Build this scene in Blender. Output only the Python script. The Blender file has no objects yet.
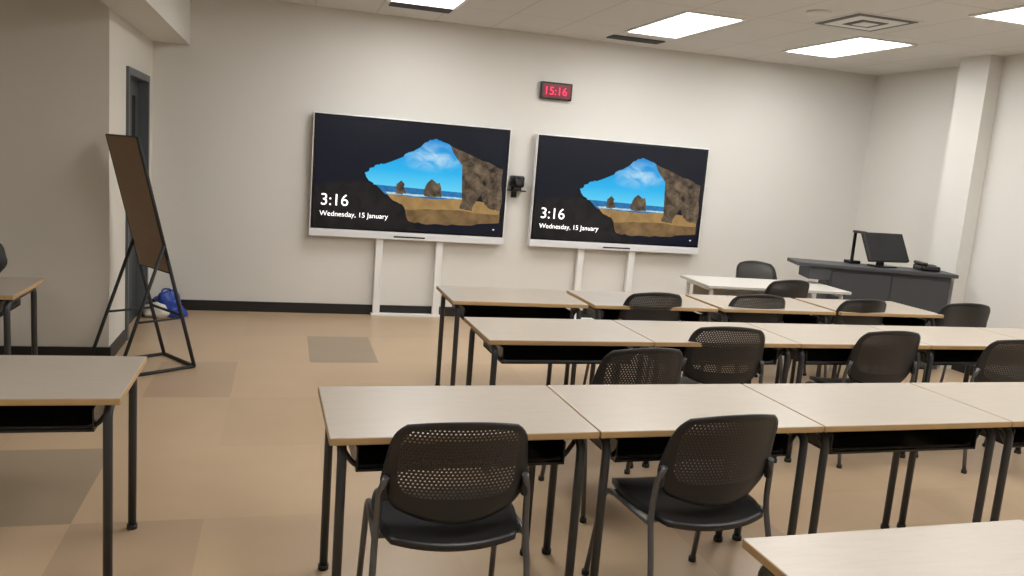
import bpy, bmesh, random
from math import *
from mathutils import Vector, Matrix, noise as mnoise
random.seed(4)
sc=bpy.context.scene
try:
    sc.view_settings.view_transform='Standard'
except Exception: pass
COL=sc.collection
D=8.24; C=2.95; XR=6.54; NX=-1.18; NY=6.31; XL=-4.6; YB=-3.0; T=.74

# ---------------- materials
def mat(name,col,rough=.5,metal=0,emit=None,es=1,noise=0,nscale=8,bump=0,spec=.5,stretch=None):
    m=bpy.data.materials.new(name); m.use_nodes=True
    nt=m.node_tree; b=nt.nodes['Principled BSDF']
    b.inputs['Base Color'].default_value=(*col,1); b.inputs['Roughness'].default_value=rough
    b.inputs['Metallic'].default_value=metal
    b.inputs['Specular IOR Level'].default_value=spec
    if emit:
        b.inputs['Emission Color'].default_value=(*emit,1); b.inputs['Emission Strength'].default_value=es
    tc=nt.nodes.new('ShaderNodeTexCoord')
    n=nt.nodes.new('ShaderNodeTexNoise'); n.inputs['Scale'].default_value=nscale; n.inputs['Detail'].default_value=6
    src=tc.outputs['Object']
    if stretch:
        mp=nt.nodes.new('ShaderNodeMapping'); mp.inputs['Scale'].default_value=stretch
        nt.links.new(src,mp.inputs[0]); src=mp.outputs[0]
    nt.links.new(src,n.inputs['Vector'])
    if noise:
        r=nt.nodes.new('ShaderNodeMix'); r.data_type='RGBA'
        r.inputs[6].default_value=(*[max(0,c*(1-noise)) for c in col],1)
        r.inputs[7].default_value=(*[min(1,c*(1+noise)) for c in col],1)
        nt.links.new(n.outputs['Fac'],r.inputs[0]); nt.links.new(r.outputs[2],b.inputs['Base Color'])
    if bump:
        bp=nt.nodes.new('ShaderNodeBump'); bp.inputs['Strength'].default_value=bump; bp.inputs['Distance'].default_value=.01
        nt.links.new(n.outputs['Fac'],bp.inputs['Height']); nt.links.new(bp.outputs[0],b.inputs['Normal'])
    return m
M_wall=mat('wall_paint',(.69,.675,.635),.75,noise=.02,nscale=2,bump=.03)
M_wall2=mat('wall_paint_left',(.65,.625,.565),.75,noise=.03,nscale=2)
M_base=mat('baseboard_black',(.012,.011,.011),.45)
M_top=mat('table_laminate',(.41,.36,.30),.33,noise=.10,nscale=5,stretch=(2,14,2))
M_edge=mat('table_edge_oak',(.46,.30,.14),.45,noise=.1,nscale=20)
M_leg=mat('leg_grey_metal',(.055,.058,.062),.4,.4)
M_shelf=mat('shelf_black',(.02,.019,.019),.22)
M_plast=mat('chair_black_plastic',(.017,.016,.0165),.38,noise=.2,nscale=40)
M_tube=mat('chair_grey_tube',(.14,.14,.145),.35,.6)
M_white=mat('white_enamel',(.78,.78,.76),.4)
M_ltgrey=mat('desk_light_laminate',(.54,.52,.48),.4,noise=.04)
M_silver=mat('display_bezel',(.75,.76,.78),.35,.1)
M_black=mat('gloss_black',(.008,.008,.009),.2)
M_scr=mat('monitor_screen_off',(.012,.013,.015),.35,spec=.3)
M_rub=mat('rubber_black',(.02,.02,.02),.7)
M_slate=mat('door_slate',(.085,.10,.11),.45)
M_dark=mat('door_dark',(.045,.05,.055),.5)
M_desk=mat('lectern_grey',(.055,.057,.063),.45,noise=.05)
M_brown=mat('hardboard_brown',(.25,.165,.10),.6,noise=.15,nscale=30)
M_ledm=mat('led_red',(.3,0,.02),.4,emit=(1,.02,.1),es=1.6)
M_clock=mat('clock_face',(.05,.0,.004),.3,emit=(.35,.0,.03),es=.35)
M_lite=mat('troffer_lens',(1,1,1),.5,emit=(1,.985,.96),es=16.5)
M_blue=mat('blue_plastic',(.02,.06,.35),.4)
M_paper=mat('paper',(.7,.68,.62),.8)
M_vent=mat('vent_dark',(.10,.09,.08),.6)
M_blinkw=mat('screen_text',(1,1,1),.5,emit=(1,1,1),es=1.0)
def emi(name,c,s=1.0,noise=0,ns=6):
    m=bpy.data.materials.new(name); m.use_nodes=True; nt=m.node_tree; b=nt.nodes['Principled BSDF']
    b.inputs['Base Color'].default_value=(.004,.004,.004,1); b.inputs['Roughness'].default_value=.3
    b.inputs['Specular IOR Level'].default_value=.3
    b.inputs['Emission Color'].default_value=(*c,1); b.inputs['Emission Strength'].default_value=s
    if noise:
        tc=nt.nodes.new('ShaderNodeTexCoord'); n=nt.nodes.new('ShaderNodeTexNoise'); n.inputs['Scale'].default_value=ns; n.inputs['Detail'].default_value=10; n.inputs['Roughness'].default_value=.65
        n.inputs['Distortion'].default_value=.5
        nt.links.new(tc.outputs['Object'],n.inputs['Vector'])
        rp=nt.nodes.new('ShaderNodeValToRGB'); rp.color_ramp.elements[0].position=.33; rp.color_ramp.elements[1].position=.72
        rp.color_ramp.elements[0].color=(*[x*(1-noise) for x in c],1); rp.color_ramp.elements[1].color=(*[min(1,x*(1+noise)) for x in c],1)
        nt.links.new(n.outputs['Fac'],rp.inputs[0]); nt.links.new(rp.outputs[0],b.inputs['Emission Color'])
    return m
E_bg=emi('screen_night',(.003,.005,.014))
E_cave=emi('screen_cave',(.012,.010,.012),1,.7,9)
E_sea=emi('screen_sea',(.02,.17,.42),1,.4,20)
E_surf=emi('screen_surf',(.45,.68,.80),1,.4,20)
E_sand=emi('screen_sand',(.38,.23,.085),1,.3,5)
E_sandd=emi('screen_sand_dark',(.20,.12,.05),1,.4,7)
E_rock=emi('screen_rock',(.12,.085,.055),1,.95,11)
def helper(nt):
    N=nt.nodes; L=nt.links
    def mth(op,a,bb=None,c=None,clamp=False):
        n=N.new('ShaderNodeMath'); n.operation=op; n.use_clamp=clamp
        for i,v in enumerate((a,bb,c)):
            if v is None: continue
            if isinstance(v,(int,float)): n.inputs[i].default_value=v
            else: L.new(v,n.inputs[i])
        return n.outputs[0]
    return mth
def sky_mat():
    m=emi('screen_sky',(.01,.33,.8)); nt=m.node_tree; N=nt.nodes; L=nt.links; mth=helper(nt); b=N['Principled BSDF']
    tc=N.new('ShaderNodeTexCoord'); sp=N.new('ShaderNodeSeparateXYZ'); L.new(tc.outputs['Object'],sp.inputs[0])
    g=mth('DIVIDE',mth('ADD',sp.outputs[2],.66),.50,clamp=True)
    rp=N.new('ShaderNodeValToRGB'); rp.color_ramp.elements[0].color=(.14,.66,.90,1); rp.color_ramp.elements[1].color=(.008,.27,.68,1)
    e=rp.color_ramp.elements.new(.4); e.color=(.02,.45,.85,1)
    L.new(g,rp.inputs[0])
    n=N.new('ShaderNodeTexNoise'); n.inputs['Scale'].default_value=6; n.inputs['Detail'].default_value=8; n.inputs['Distortion'].default_value=.8
    mp=N.new('ShaderNodeMapping'); mp.inputs['Scale'].default_value=(1,1,2.0); mp.inputs['Rotation'].default_value=(0,.5,0); L.new(tc.outputs['Object'],mp.inputs[0]); L.new(mp.outputs[0],n.inputs['Vector'])
    dx=mth('DIVIDE',mth('SUBTRACT',sp.outputs[0],1.13),.36); dz=mth('DIVIDE',mth('ADD',sp.outputs[2],.31),.17)
    d=mth('SQRT',mth('ADD',mth('MULTIPLY',dx,dx),mth('MULTIPLY',dz,dz)))
    f=mth('MULTIPLY',mth('MULTIPLY',mth('SUBTRACT',1.0,d,clamp=True),mth('SUBTRACT',mth('MULTIPLY',n.outputs['Fac'],3.4),1.25,clamp=True)),.85,clamp=True)
    mx=N.new('ShaderNodeMix'); mx.data_type='RGBA'; L.new(f,mx.inputs[0]); L.new(rp.outputs[0],mx.inputs[6]); mx.inputs[7].default_value=(.62,.84,.93,1)
    L.new(mx.outputs[2],b.inputs['Emission Color']); return m
E_sky=sky_mat()

def perf_mat():
    m=bpy.data.materials.new('chair_perforated_plastic'); m.use_nodes=True; nt=m.node_tree; N=nt.nodes; L=nt.links
    b=N['Principled BSDF']; b.inputs['Roughness'].default_value=.4
    out=N['Material Output']; tc=N.new('ShaderNodeTexCoord'); sp=N.new('ShaderNodeSeparateXYZ'); L.new(tc.outputs['Object'],sp.inputs[0])
    mth=helper(nt)
    s=.0145
    x=mth('DIVIDE',sp.outputs[0],s); z=mth('DIVIDE',sp.outputs[2],s*.8)
    row=mth('FLOOR',z); off=mth('MULTIPLY',mth('PINGPONG',row,1),.5)
    fx=mth('SUBTRACT',mth('FRACT',mth('ADD',x,off)),.5); fz=mth('SUBTRACT',mth('FRACT',z),.5)
    r=mth('SQRT',mth('ADD',mth('MULTIPLY',fx,fx),mth('MULTIPLY',mth('MULTIPLY',fz,fz),.7)))
    hole=mth('LESS_THAN',r,.24); lit_rim=mth('LESS_THAN',r,.36)
    # rounded-rectangle field of perforations
    ax=mth('DIVIDE',sp.outputs[0],.195); az=mth('DIVIDE',mth('SUBTRACT',sp.outputs[2],.695),.125)
    p4=lambda q: mth('POWER',mth('ABSOLUTE',q),5.0)
    inside=mth('LESS_THAN',mth('ADD',p4(ax),p4(az)),1.0)
    k=mth('MULTIPLY',hole,inside); rk=mth('MULTIPLY',lit_rim,inside)
    cm=N.new('ShaderNodeMix'); cm.data_type='RGBA'; L.new(rk,cm.inputs[0]); cm.inputs[6].default_value=(.017,.016,.0165,1); cm.inputs[7].default_value=(.085,.078,.070,1)  # lighter hole rims: light caught on the edges, painted into the base colour
    L.new(cm.outputs[2],b.inputs['Base Color'])
    tr=N.new('ShaderNodeBsdfTransparent'); mx=N.new('ShaderNodeMixShader')
    L.new(k,mx.inputs[0]); L.new(b.outputs[0],mx.inputs[1]); L.new(tr.outputs[0],mx.inputs[2]); L.new(mx.outputs[0],out.inputs[0])
    return m
M_perf=perf_mat()

# ---------------- mesh helpers
def new_obj(name,me,parent=None,loc=(0,0,0),rotz=0):
    o=bpy.data.objects.new(name,me); COL.objects.link(o)
    o.location=loc; o.rotation_euler=(0,0,rotz)
    if parent: o.parent=parent
    return o
def empty(name,loc=(0,0,0),rotz=0):
    e=bpy.data.objects.new(name,None); COL.objects.link(e); e.location=loc; e.rotation_euler=(0,0,rotz); e.empty_display_size=.1
    return e
class MB:
    def __init__(s): s.bm=bmesh.new(); s.mats=[]
    def mi(s,m):
        if m not in s.mats: s.mats.append(m)
        return s.mats.index(m)
    def box(s,a,b,m,bev=0,M=None,side=None):
        t=bmesh.new(); bmesh.ops.create_cube(t,size=1)
        a=Vector(a); b=Vector(b)
        for v in t.verts: v.co=Vector(((a[i]+b[i])/2+(b[i]-a[i])*v.co[i] for i in range(3)))
        if bev: bmesh.ops.bevel(t,geom=list(t.edges),offset=bev,segments=2,affect='EDGES',profile=.5)
        k=s.mi(m); ks=s.mi(side) if side else k
        t.normal_update()
        for f in t.faces: f.material_index= ks if (side and abs(f.normal.z)<.7) else k
        if M: t.transform(M)
        s.merge(t)
        return s
    def merge(s,t,smooth=False):
        me=bpy.data.meshes.new('tmp'); 
        if smooth:
            for f in t.faces: f.smooth=True
        t.to_mesh(me); t.free(); s.bm.from_mesh(me); bpy.data.meshes.remove(me)
    def tube(s,pts,r,m,seg=10,closed=False,bend=0):
        pts=[Vector(p) for p in pts]
        if bend:
            q=[pts[0]]
            for i in range(1,len(pts)-1):
                p=pts[i]; a=(pts[i-1]-p); b=(pts[i+1]-p); d=min(bend,a.length*.45,b.length*.45)
                A=p+a.normalized()*d; B=p+b.normalized()*d
                for j in range(6):
                    u=j/5; q.append((1-u)**2*A+2*u*(1-u)*p+u*u*B)
            q.append(pts[-1]); pts=q
        t=bmesh.new(); rings=[]; n=len(pts); up=None
        for i,p in enumerate(pts):
            d=((pts[min(i+1,n-1)]-pts[max(i-1,0)])).normalized()
            if up is None:
                up=Vector((0,0,1)) if abs(d.z)<.9 else Vector((1,0,0))
            xx=d.cross(up).normalized(); yy=xx.cross(d).normalized(); up=yy
            rings.append([t.verts.new(p+xx*cos(2*pi*k/seg)*r+yy*sin(2*pi*k/seg)*r) for k in range(seg)])
        for i in range(n-1):
            for k in range(seg):
                t.faces.new((rings[i][k],rings[i][(k+1)%seg],rings[i+1][(k+1)%seg],rings[i+1][k]))
        t.faces.new(rings[0][::-1]); t.faces.new(rings[-1])
        bmesh.ops.recalc_face_normals(t,faces=t.faces)
        k=s.mi(m)
        for f in t.faces: f.material_index=k; f.smooth=len(f.verts)==4
        s.merge(t); return s
    def cyl(s,p0,p1,r,m,seg=24,r2=None):
        p0=Vector(p0);p1=Vector(p1); d=p1-p0
        t=bmesh.new(); bmesh.ops.create_cone(t,cap_ends=True,segments=seg,radius1=r,radius2=r if r2 is None else r2,depth=d.length)
        t.transform(Matrix.Translation((p0+p1)/2)@d.to_track_quat('Z','Y').to_matrix().to_4x4())
        k=s.mi(m)
        for f in t.faces: f.material_index=k; f.smooth=len(f.verts)==4
        s.merge(t); return s
    def sph(s,c,r,m,sc3=(1,1,1),rough=0,seed=0,flat=None):
        t=bmesh.new(); bmesh.ops.create_uvsphere(t,u_segments=28,v_segments=18,radius=r)
        for v in t.verts:
            co=v.co.copy()
            if rough: co*=1+rough*mnoise.noise(co/r*1.7+Vector((seed,0,0)))
            v.co=Vector((co[i]*sc3[i]+c[i] for i in range(3)))
            if flat is not None and v.co.z<flat: v.co.z=flat
        k=s.mi(m)
        for f in t.faces: f.material_index=k; f.smooth=True
        s.merge(t); return s
    def surf(s,fn,nu,nv,m,thick=.006):
        t=bmesh.new(); g=[[t.verts.new(fn(i/nu,j/nv)) for j in range(nv+1)] for i in range(nu+1)]
        for i in range(nu):
            for j in range(nv): t.faces.new((g[i][j],g[i+1][j],g[i+1][j+1],g[i][j+1]))
        bmesh.ops.recalc_face_normals(t,faces=t.faces)
        bmesh.ops.solidify(t,geom=list(t.faces),thickness=thick)
        k=s.mi(m)
        for f in t.faces: f.material_index=k; f.smooth=True
        s.merge(t); return s
    def me(s,name):
        me=bpy.data.meshes.new(name); s.bm.to_mesh(me); s.bm.free()
        for m in s.mats: me.materials.append(m)
        return me
def room(name,*boxes):
    b=MB()
    for (p,q,m) in boxes: b.box(p,q,m)
    return new_obj(name,b.me(name))

# ---------------- room shell
fb=bmesh.new(); fm=bpy.data.meshes.new('floor')
M_f=[mat('floor_vinyl',(.485,.352,.225),.34,noise=.08,nscale=3),mat('floor_vinyl_b',(.455,.33,.21),.34,noise=.08,nscale=3),
     mat('floor_vinyl_dark',(.31,.24,.165),.34,noise=.08,nscale=3),mat('floor_vinyl_mid',(.40,.285,.185),.34,noise=.06,nscale=3)]
dark={(0,0):2,(-3,-3):2,(-4,-3):2,(-2,-1):3,(-1,-1):0,(-3,-4):0,(-2,-4):3,(-3,-5):3,(3,-4):3,(0,-4):1,(5,-2):3,(4,1):3,(-5,-2):3,(2,-3):1,(-1,-2):1}
sx,sy,ox,oy=.53,.9,.24,6.3
xs=[XL-.1]+[ox+i*sx for i in range(-9,13) if XL<ox+i*sx<XR]+[XR+.1]
ys=[YB-.1]+[oy+i*sy for i in range(-10,4) if YB<oy+i*sy<D]+[D+.1]
for i in range(len(xs)-1):
    for j in range(len(ys)-1):
        vs=[fb.verts.new(p) for p in ((xs[i],ys[j],0),(xs[i+1],ys[j],0),(xs[i+1],ys[j+1],0),(xs[i],ys[j+1],0))]
        f=fb.faces.new(vs); cx=floor(((xs[i]+xs[i+1])/2-ox)/sx); cy=floor(((ys[j]+ys[j+1])/2-oy)/sy)
        f.material_index=dark.get((cx,cy),0 if random.random()<.7 else 1)
bmesh.ops.remove_doubles(fb,verts=fb.verts,dist=1e-4)
fb.to_mesh(fm); fb.free()
for m in M_f: fm.materials.append(m)
new_obj('floor',fm)

mc=mat('ceiling_tile',(.65,.635,.605),.85,noise=.03,nscale=60)
nt=mc.node_tree; N=nt.nodes; L=nt.links
b=N['Principled BSDF']; prev=b.inputs['Base Color'].links[0].from_socket
tc=N.new('ShaderNodeTexCoord'); sp=N.new('ShaderNodeSeparateXYZ'); L.new(tc.outputs['Object'],sp.inputs[0])
mth=helper(nt)
lx=mth('LESS_THAN',mth('FRACT',mth('DIVIDE',mth('ADD',sp.outputs[0],20-.27),.57)),.03)
ly=mth('LESS_THAN',mth('FRACT',mth('DIVIDE',mth('ADD',sp.outputs[1],20.0),1.24)),.014)
g=mth('MAXIMUM',lx,ly)
mx=N.new('ShaderNodeMix'); mx.data_type='RGBA'; L.new(mth('MULTIPLY',g,.3),mx.inputs[0]); L.new(prev,mx.inputs[6]); mx.inputs[7].default_value=(.3,.28,.26,1); L.new(mx.outputs[2],b.inputs['Base Color'])
room('ceiling',((XL-.1,YB-.1,C),(XR+.1,D+.1,C+.1),mc))
room('wall_back',((NX-.1,D,0),(XR+.1,D+.12,C),M_wall))
room('wall_right',((XR,6.5,0),(XR+.12,D,C),M_wall),((6.30,YB,0),(XR+.12,6.5,C),M_wall))
room('wall_rear',((XL,YB-.12,0),(XR,YB,C),M_wall))
room('wall_left',((XL-.12,YB,0),(XL,NY,C),M_wall))
room('wall_alcove',((XL-.12,NY,0),(NX-.12,NY+.12,C),M_wall2))
dy0,dy1,dzt=6.93,7.95,2.14
room('wall_side',((NX-.12,NY,0),(NX,dy0,C),M_wall2),((NX-.12,dy1,0),(NX,D,C),M_wall2),((NX-.12,dy0,dzt),(NX,dy1,C),M_wall2))
room('soffit',((NX,YB,2.47),(NX+.31,D,C),M_wall))
room('pillar',((6.15,6.25,0),(XR,6.60,C),M_wall))
bh=.10
room('baseboard_back',((NX,D-.015,0),(XR,D,bh),M_base))
room('baseboard_alcove',((XL,NY-.015,0),(NX+.015,NY,bh),M_base))
room('baseboard_side',((NX,NY,0),(NX+.015,dy0-.05,bh),M_base),((NX,dy1+.05,0),(NX+.015,D-.015,bh),M_base))
room('baseboard_right',((XR-.015,6.60,0),(XR,D-.015,bh),M_base),((6.285,YB,0),(6.30,6.25,bh),M_base))
dr=empty('door_1',(NX,dy0,0))
m=MB(); w=dy1-dy0
m.box((-.12,0,0),(.02,.055,dzt),M_slate); m.box((-.12,w-.055,0),(.02,w,dzt),M_slate); m.box((-.12,.055,dzt-.055),(.02,w-.055,dzt),M_slate)
new_obj('door_frame',m.me('door_frame'),dr)
m=MB(); m.box((-.11,.055,0.005),(-.065,w-.055,dzt-.055),M_dark); m.box((-.066,.65,1.1),(-.062,.8,1.95),M_black)
m.tube([(-.065,w-.13,1.0),(-.02,w-.13,1.0),(-.02,w-.25,1.0)],.009,M_silver)
new_obj('door_leaf',m.me('door_leaf'),dr)

# ---------------- ceiling fixtures
def troffer(x0,x1,y0,y1):
    e=empty('ceiling_light',(0,0,C)); m=MB()
    m.box((x0-.02,y0-.02,-.012),(x0+.012,y1+.02,0),M_white); m.box((x1-.012,y0-.02,-.012),(x1+.02,y1+.02,0),M_white)
    m.box((x0+.012,y0-.02,-.012),(x1-.012,y0+.012,0),M_white); m.box((x0+.012,y1-.012,-.012),(x1-.012,y1+.02,0),M_white)
    new_obj('frame',m.me('troffer_frame'),e)
    m=MB(); m.box((x0+.012,y0+.012,-.006),(x1-.012,y1-.012,-.001),M_lite); new_obj('lens',m.me('troffer_lens'),e)
for a in [(3.06,3.58,6.20,7.43),(4.74,5.30,6.25,7.38),(4.72,5.28,3.70,5.02),(.83,1.40,6.2,7.41),(.86,1.42,3.65,4.9),(3.10,3.67,3.65,4.9),
          (.86,1.42,.9,2.1),(3.1,3.67,.9,2.1),(4.74,5.3,.9,2.1),(-2.4,-1.8,.9,2.1)]:
    troffer(*a)
def vent(x0,x1,y0,y1):
    m=MB(); m.box((x0,y0,C-.008),(x1,y1,C),M_vent)
    n=4
    for i in range(n+1):
        y=y0+(y1-y0)*i/n; m.box((x0,y-.008,C-.013),(x1,y+.008,C-.002),M_desk)
    new_obj('air_vent',m.me('air_vent'))
vent(3.05,3.60,7.72,7.90); vent(.85,1.40,7.48,7.65)
m=MB()
cx,cy=4.35,5.70
m.box((cx-.29,cy-.29,C-.006),(cx+.29,cy+.29,C),M_white)
for i,s in enumerate((.27,.22,.12,.07)):
    m.box((cx-s,cy-s,C-.010-.004*i),(cx+s,cy+s,C-.006-.004*i),M_vent if i%2==0 else M_white)
new_obj('ceiling_diffuser',m.me('ceiling_diffuser'))
m=MB(); m.cyl((3.85,5.6,C-.012),(3.85,5.6,C),.09,M_wall); m.cyl((3.85,5.6,C-.016),(3.85,5.6,C-.01),.07,M_paper); new_obj('ceiling_speaker',m.me('ceiling_speaker'))

# ---------------- displays
def poly(name,pts,z,m,parent,W,H_):
    bm_=bmesh.new(); vs=[bm_.verts.new((u*W,-z,-v*H_)) for u,v in pts]
    f=bm_.faces.new(vs); bmesh.ops.triangulate(bm_,faces=[f]); bmesh.ops.recalc_face_normals(bm_,faces=bm_.faces)
    me=bpy.data.meshes.new(name); bm_.to_mesh(me); bm_.free(); me.materials.append(m)
    return new_obj(name,me,parent)
def rough_poly(pts,amp,n=5,seed=1):
    R=random.Random(seed); out=[]
    for i in range(len(pts)):
        a=pts[i]; b_=pts[(i+1)%len(pts)]
        for k in range(n):
            t=k/n; j=amp if k else 0
            out.append((a[0]+(b_[0]-a[0])*t+R.uniform(-j,j),a[1]+(b_[1]-a[1])*t+R.uniform(-j,j)))
    return out
def text(body,size,u,v,par,W,H_,m):
    c=bpy.data.curves.new('txt','FONT'); c.body=body; c.size=size; c.extrude=.0002
    o=bpy.data.objects.new('t',c); COL.objects.link(o); bpy.context.view_layer.update()
    me=bpy.data.meshes.new_from_object(o.evaluated_get(bpy.context.evaluated_depsgraph_get())); bpy.data.objects.remove(o)
    me.materials.clear(); me.materials.append(m); me.transform(Matrix.Rotation(pi/2,4,'X')); me.transform(Matrix.Translation((u*W,-.006,-v*H_)))
    return new_obj('text_'+str(len(body)),me,par)
def display(x0,x1,ZT,ZB,stand):
    e=empty('interactive_display',(x0,D-.10,ZT)); W=x1-x0; H_=ZT-ZB
    m=MB()
    m.box((0,0,-H_),(W,.07,0),M_silver,.006)
    m.box((W*.1,.05,-H_*.85),(W*.9,.097,-H_*.15),M_rub)
    m.box((.012,-.003,-H_+.075),(W-.012,.01,-.012),M_black)
    m.box((.0,-.012,-H_),(W,.0,-H_+.062),M_silver,.004)
    m.box((W*.42,-.014,-H_+.02),(W*.58,-.011,-H_+.035),M_rub)
    new_obj('housing',m.me('housing'),e)
    s=empty('screen',(.035,-.004,-.035)); s.parent=e; sw=W-.07; sh=H_-.13
    F=lambda n,p,z,mm: poly(n,p,z,mm,s,sw,sh)
    F('screen_background',[(0,0),(1,0),(1,1),(0,1)],0,E_bg)
    F('cave_shadow',rough_poly([(0.0,.62),(.22,.55),(.30,.60),(.37,.69),(.46,.76),(.47,.90),(.60,1.0),(.0,1.0)],.006,6,3),.0004,E_cave)
    F('sky',rough_poly([(.25,.48),(.30,.41),(.36,.38),(.42,.35),(.45,.29),(.52,.24),(.55,.17),(.61,.12),(.68,.16),(.78,.26),(.82,.6),(.80,.7),(.36,.66),(.32,.60),(.27,.55)],.007,5,5),.0008,E_sky)
    F('sea',[(.31,.585),(.80,.61),(.80,.70),(.36,.67)],.0016,E_sea)
    F('surf',rough_poly([(.36,.645),(.80,.66),(.80,.675),(.38,.665)],.004,6,2),.0020,E_surf)
    F('beach',rough_poly([(.37,.665),(.60,.685),(.80,.675),(.98,.70),(.985,.84),(.80,.88),(.60,.90),(.49,.89),(.46,.76),(.40,.72)],.004,6,6),.0024,E_sand)
    F('beach_shadow',rough_poly([(.47,.80),(.70,.78),(.985,.80),(.985,.88),(.80,.92),(.60,.93),(.49,.91)],.008,6,9),.0028,E_sandd)
    F('sea_rock_1',rough_poly([(.415,.655),(.42,.58),(.44,.53),(.46,.57),(.47,.655)],.008,4,11),.0032,E_rock)
    F('sea_rock_2',rough_poly([(.565,.66),(.57,.57),(.60,.50),(.62,.55),(.645,.53),(.66,.665)],.008,4,12),.0032,E_rock)
    F('rock_arch',rough_poly([(.69,.17),(.78,.24),(.90,.30),(.985,.36),(.985,.76),(.93,.75),(.90,.70),(.87,.62),(.84,.66),(.83,.78),(.76,.76),(.80,.60),(.79,.45),(.75,.33)],.008,5,13),.0036,E_rock)
    text('3:16',.16,.03,.80,s,sw,sh,M_blinkw); text('Wednesday, 15 January',.07,.03,.90,s,sw,sh,M_blinkw); text('= ',.04,.95,.96,s,sw,sh,M_blinkw)
    m=MB(); 
    for lx in stand:
        m.box((lx-x0-.035,.02,-ZT),(lx-x0+.035,.075,-H_+.03),M_white,.004)
    m.box((stand[0]-x0-.05,.01,-ZT),(stand[1]-x0+.05,.082,-ZT+.025),M_white,.004)
    new_obj('floor_stand',m.me('floor_stand'),e)
display(.25,2.21,1.975,.79,(.94,1.55)); display(2.49,4.46,1.955,.79,(3.09,3.68))
ck=empty('digital_wall_clock',(2.5,D,2.31)); m=MB()
m.box((0,-.05,0),(.34,0,.175),M_black,.008); m.box((.02,-.053,.02),(.32,-.049,.155),M_clock); new_obj('case',m.me('clock_case'),ck)
c=text('15:16',.115,0,0,ck,1,1,M_ledm); c.location=(.03,-.049,.048)
pc=empty('conference_camera',(2.30,D-.002,1.40)); m=MB()
m.box((-.07,-.14,-.05),(.10,0,-.035),M_black,.003); m.cyl((.01,-.08,-.035),(.01,-.08,-.01),.055,M_black); m.box((-.065,-.13,-.01),(.085,-.04,.11),M_black,.02)
m.sph((.01,-.12,.05),.06,M_black); m.cyl((.01,-.18,.05),(.01,-.15,.05),.03,M_rub); m.box((-.02,-.01,-.12),(.04,0,.02),M_black); new_obj('body',m.me('camera_body'),pc)

# ---------------- tables
TW=.945; TD=.59
def table_meshes():
    a=MB(); a.box((.003,0,T-.026),(TW-.003,TD,T),M_top,.004,side=M_edge); top=a.me('tabletop')
    a=MB(); r=.0165
    for x in (.05,TW-.05):
        a.tube([(x,.045,0.0),(x,.045,T-.05),(x,TD-.045,T-.05),(x,TD-.045,0.0)],r,M_leg,bend=.05)
        for y in (.045,TD-.045): a.cyl((x,y,0),(x,y,.02),.021,M_rub,12)
    a.tube([(.05,TD-.1,T-.045),(TW-.05,TD-.1,T-.045)],.014,M_leg)
    a.tube([(.05,.10,T-.06),(.10,.10,T-.14),(TW-.10,.10,T-.14),(TW-.05,.10,T-.06)],.009,M_leg,bend=.04)
    fr=a.me('table_frame')
    a=MB(); a.box((.10,.07,T-.145),(TW-.10,TD-.12,T-.137),M_shelf)
    a.box((.10,.07,T-.145),(.106,TD-.12,T-.06),M_shelf); a.box((TW-.106,.07,T-.145),(TW-.10,TD-.12,T-.06),M_shelf); a.box((.1,TD-.126,T-.145),(TW-.1,TD-.12,T-.03),M_shelf)
    sh=a.me('book_shelf')
    return top,fr,sh
TM=table_meshes()
def table(x,y,rz=0):
    e=empty('classroom_table',(x,y,0),rz)
    for n,me in zip(('tabletop','frame','book_shelf'),TM): new_obj(n,me,e)
def row(x,y,n,rz,sp=TW):
    for i in range(n): table(x+i*sp*cos(rz),y+i*sp*sin(rz),rz)
row(.165,2.55,4,.024,.945)
row(1.045,3.98,5,.018,.945)
row(1.07,5.08,4,.002,.985)
row(1.19,1.75-TD,2,.02)
row(-.52-2*TW,2.99,2,0)
row(-1.37-TW,4.85,1,0)

# ---------------- chairs
def chair_meshes():
    a=MB()
    def seat(u,v):
        x=(u-.5)*2; y=(v-.5)*2
        X=x*sqrt(max(0,1-y*y*.30)); Y=y*sqrt(max(0,1-x*x*.30))
        hw=.248*(1+.02*Y)
        z=.445+.018*X*X-.012*(1-Y*Y)+(.0 if Y<.5 else -.07*(Y-.5)**2*2)-(.03*(-Y-.5) if Y<-.5 else 0)
        return Vector((X*hw,Y*.25-.02,z))
    a.surf(seat,20,20,M_plast,.022); st=a.me('seat')
    a=MB()
    def back(u,v):
        x=(u-.5)*2; e=2*v-1
        top_=max(0,e)**6*.17; bot=max(0,-e)**4*.14
        w=(.246-.030*max(0,v-.35)/.65-.02*max(0,.3-v)/.3)*(1-top_-bot)
        X=x*w
        zz=.485+.365*v - .020*(x*x)*(v) + .035*(x*x)*(1-v)
        yy=-.235-.065*v+.06*x*x*(1-.2*v) +.02*sin(pi*v)
        return Vector((X,yy,zz))
    a.surf(back,26,22,M_perf,.006); bk=a.me('backrest')
    a=MB(); r=.0115
    for s in (-1,1):
        a.tube([(s*.262,-.27,0),(s*.259,-.225,.30),(s*.252,-.18,.45),(s*.246,-.19,.58),(s*.23,-.205,.64)],r,M_tube,bend=.06)
        a.tube([(s*.252,-.18,.42),(s*.247,.17,.415),(s*.26,.24,0)],r,M_tube,bend=.07)
        a.cyl((s*.262,-.27,0),(s*.262,-.27,.02),.016,M_rub,12); a.cyl((s*.26,.24,0),(s*.26,.24,.02),.016,M_rub,12)
        a.box((s*.235-.012,-.205,.56),(s*.235+.012,-.18,.64),M_plast,.008)
    a.tube([(-.247,-.14,.412),(.247,-.14,.412)],r,M_tube); a.tube([(-.247,.12,.408),(.247,.12,.408)],r,M_tube)
    fr=a.me('chair_frame')
    return st,bk,fr
CM=chair_meshes()
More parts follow.
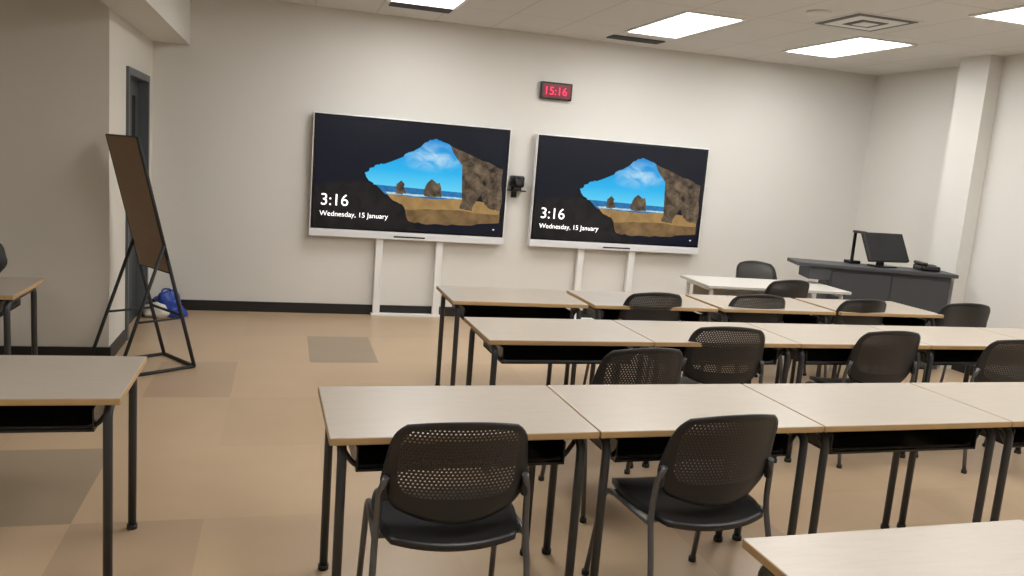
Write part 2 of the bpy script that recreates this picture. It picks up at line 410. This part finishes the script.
def chair(x,yb,rz=0):
    off=Matrix.Rotation(rz,3,'Z')@Vector((0,-.29,0))
    e=empty('classroom_chair',(x-off.x,yb-off.y,0),rz)
    for n,me in zip(('seat','backrest','frame'),CM): new_obj(n,me,e)
chair(.572,2.375,-.02); chair(1.565,2.42,.10)
for x,y,r in [(1.68,3.40,.1),(2.43,3.93,-.12),(3.52,3.92,.0),(4.30,3.74,-.15)]: chair(x,y,r)
for x,y,r in [(2.50,5.03,.05),(3.36,5.10,-.05),(4.24,5.06,.05),(5.16,5.03,-.1),(4.20,5.95,0.1)]: chair(x,y,r)
chair(4.60,7.24,pi)
chair(-2.05,4.55,.1)

# ---------------- light desk
e=empty('light_desk',(3.52,6.17,0),-.06); m=MB()
m.box((0,0,.715),(1.38,.60,.74),M_ltgrey,.004); new_obj('desktop',m.me('desktop'),e)
m=MB()
for x in (.06,1.32):
    m.tube([(x,.06,0),(x,.06,.70),(x,.54,.70),(x,.54,0)],.018,M_silver,bend=.03)
m.box((.1,.5,.45),(1.28,.515,.71),M_ltgrey); new_obj('frame',m.me('wd_frame'),e)

# ---------------- lectern
LR=-.33; LO=(4.66,6.59)
e=empty('lectern_desk',(LO[0],LO[1],0),LR); m=MB()
m.box((0,.0,.90),(1.48,.37,.935),M_desk,.006); m.box((.32,.05,.02),(1.44,.35,.90),M_desk,.004)
m.box((.34,.042,.10),(.88,.05,.86),M_desk,.003); m.box((.90,.042,.10),(1.42,.05,.86),M_desk,.003)
m.box((.86,.035,.5),(.875,.043,.62),M_silver); m.box((.12,.03,.78),(.32,.35,.90),M_desk,.004)
m.box((.36,.07,0),(1.40,.33,.02),M_rub)
new_obj('cabinet',m.me('cabinet'),e)
def LW(a,b_): 
    v=Matrix.Rotation(LR,3,'Z')@Vector((a,b_,0)); return (LO[0]+v.x,LO[1]+v.y,.937)
e=empty('touch_monitor',LW(.84,.20),.12); m=MB()
m.box((-.11,-.09,0),(.11,.07,.014),M_black,.004); m.box((-.035,.0,.01),(.035,.035,.15),M_black,.004)
MM=Matrix.Translation((0,-.02,.185))@Matrix.Rotation(radians(-28),4,'X')
m.box((-.25,-.018,-.145),(.25,.022,.145),M_rub,.010,MM); m.box((-.23,-.0195,-.125),(.23,-.018,.125),M_scr,0,MM)
new_obj('monitor',m.me('monitor'),e)
e=empty('document_camera',LW(.60,.30)); m=MB()
m.box((-.06,-.05,0),(.06,.05,.03),M_black,.006); m.box((-.012,-.005,.02),(.012,.02,.30),M_black,.004); m.box((-.02,-.12,.295),(.03,.03,.32),M_rub,.008); new_obj('body',m.me('doccam'),e)
e=empty('desk_telephone',LW(1.26,.19),-.3); m=MB()
m.box((-.09,-.1,0),(.09,.1,.05),M_black,.015); m.box((-.085,-.11,.05),(-.035,.11,.08),M_black,.012); m.box((0,-.02,.05),(.08,.08,.055),M_desk); new_obj('phone',m.me('phone'),e)

# ---------------- easel
e=empty('folding_easel_board',(0,0,0))
FR=Vector((-.58,6.12,0)); FL=Vector((-.83,6.48,0)); n=Vector((-.81,-.58,0))
top=1.62; tl=.43
def pl(F_,z): return F_+n*(tl*z/top)+Vector((0,0,z))
m=MB(); t=bmesh.new()
c4=[pl(FR,.71),pl(FR,top),pl(FL,top),pl(FL,.71)]
off=(c4[1]-c4[0]).cross(c4[2]-c4[1]).normalized()*.010
vs=[t.verts.new(p+off) for p in c4]+[t.verts.new(p-off) for p in c4]
for q in ((0,1,2,3),(7,6,5,4),(0,4,5,1),(1,5,6,2),(2,6,7,3),(3,7,4,0)): t.faces.new([vs[i] for i in q])
bmesh.ops.recalc_face_normals(t,faces=t.faces); k=m.mi(M_brown)
for f in t.faces: f.material_index=k
m.merge(t)
m.tube(c4+[c4[0]],.012,M_rub,8); new_obj('board',m.me('board'),e)
m=MB()
Z=Vector((0,0,.013))
for F_ in (FR,FL):
    R_=F_+n*.56
    m.tube([F_+Z,pl(F_,.80)],.013,M_rub); m.tube([R_+Z,pl(F_,.90)],.012,M_rub)
    m.tube([F_+Z,R_+Z],.012,M_rub)
    m.tube([pl(F_,.38),R_.lerp(pl(F_,.90),.42)],.008,M_rub)
m.tube([FR+Z,FL+Z],.013,M_rub)
m.tube([pl(FR,.40),pl(FL,.40)],.010,M_rub)
new_obj('stand',m.me('stand'),e)
m=MB(); m.sph((-1.0,7.95,.10),.13,M_blue,(1,.7,.95),.5,3,0); m.sph((-1.08,7.85,.06),.08,M_paper,(1.2,.8,.9),.5,7,0); m.sph((-.93,7.9,.05),.08,M_blue,(1.3,.8,.9),.6,9,0)
m.tube([(-1.05,7.95,.18),(-1.04,7.95,.25),(-.96,7.95,.25),(-.95,7.95,.18)],.008,M_blue,bend=.05)
new_obj('plastic_bag',m.me('plastic_bag'))
m=MB(); m.box((-1.85,5.0,T),(-1.55,5.22,T+.012),M_paper,.002); m.box((-1.83,5.02,T+.012),(-1.6,5.2,T+.02),M_brown,.002); new_obj('notebook',m.me('notebook'))
m=MB(); m.sph((-1.66,5.33,T+.12),.13,M_rub,(.9,.6,1),.15,2,T); m.box((-1.75,5.24,T),(-1.57,5.28,T+.12),M_rub,.015); m.tube([(-1.69,5.33,T+.23),(-1.69,5.33,T+.29),(-1.63,5.33,T+.29),(-1.63,5.33,T+.23)],.008,M_rub,bend=.03); new_obj('backpack',m.me('backpack'))

# ---------------- world & camera
w=bpy.data.worlds.new('world'); sc.world=w; w.use_nodes=True
w.node_tree.nodes['Background'].inputs[0].default_value=(.8,.85,1,1); w.node_tree.nodes['Background'].inputs[1].default_value=.3
cam=bpy.data.cameras.new('camera'); co=bpy.data.objects.new('camera',cam); COL.objects.link(co)
cam.sensor_width=36; cam.lens=815/1024*36; cam.clip_start=.02
co.matrix_world=Matrix.Translation((0,0,1.6645))@Matrix.Rotation(-.2804,4,'Z')@Matrix.Rotation(pi/2-.1553,4,'X')@Matrix.Rotation(.0792,4,'Z')
sc.camera=co
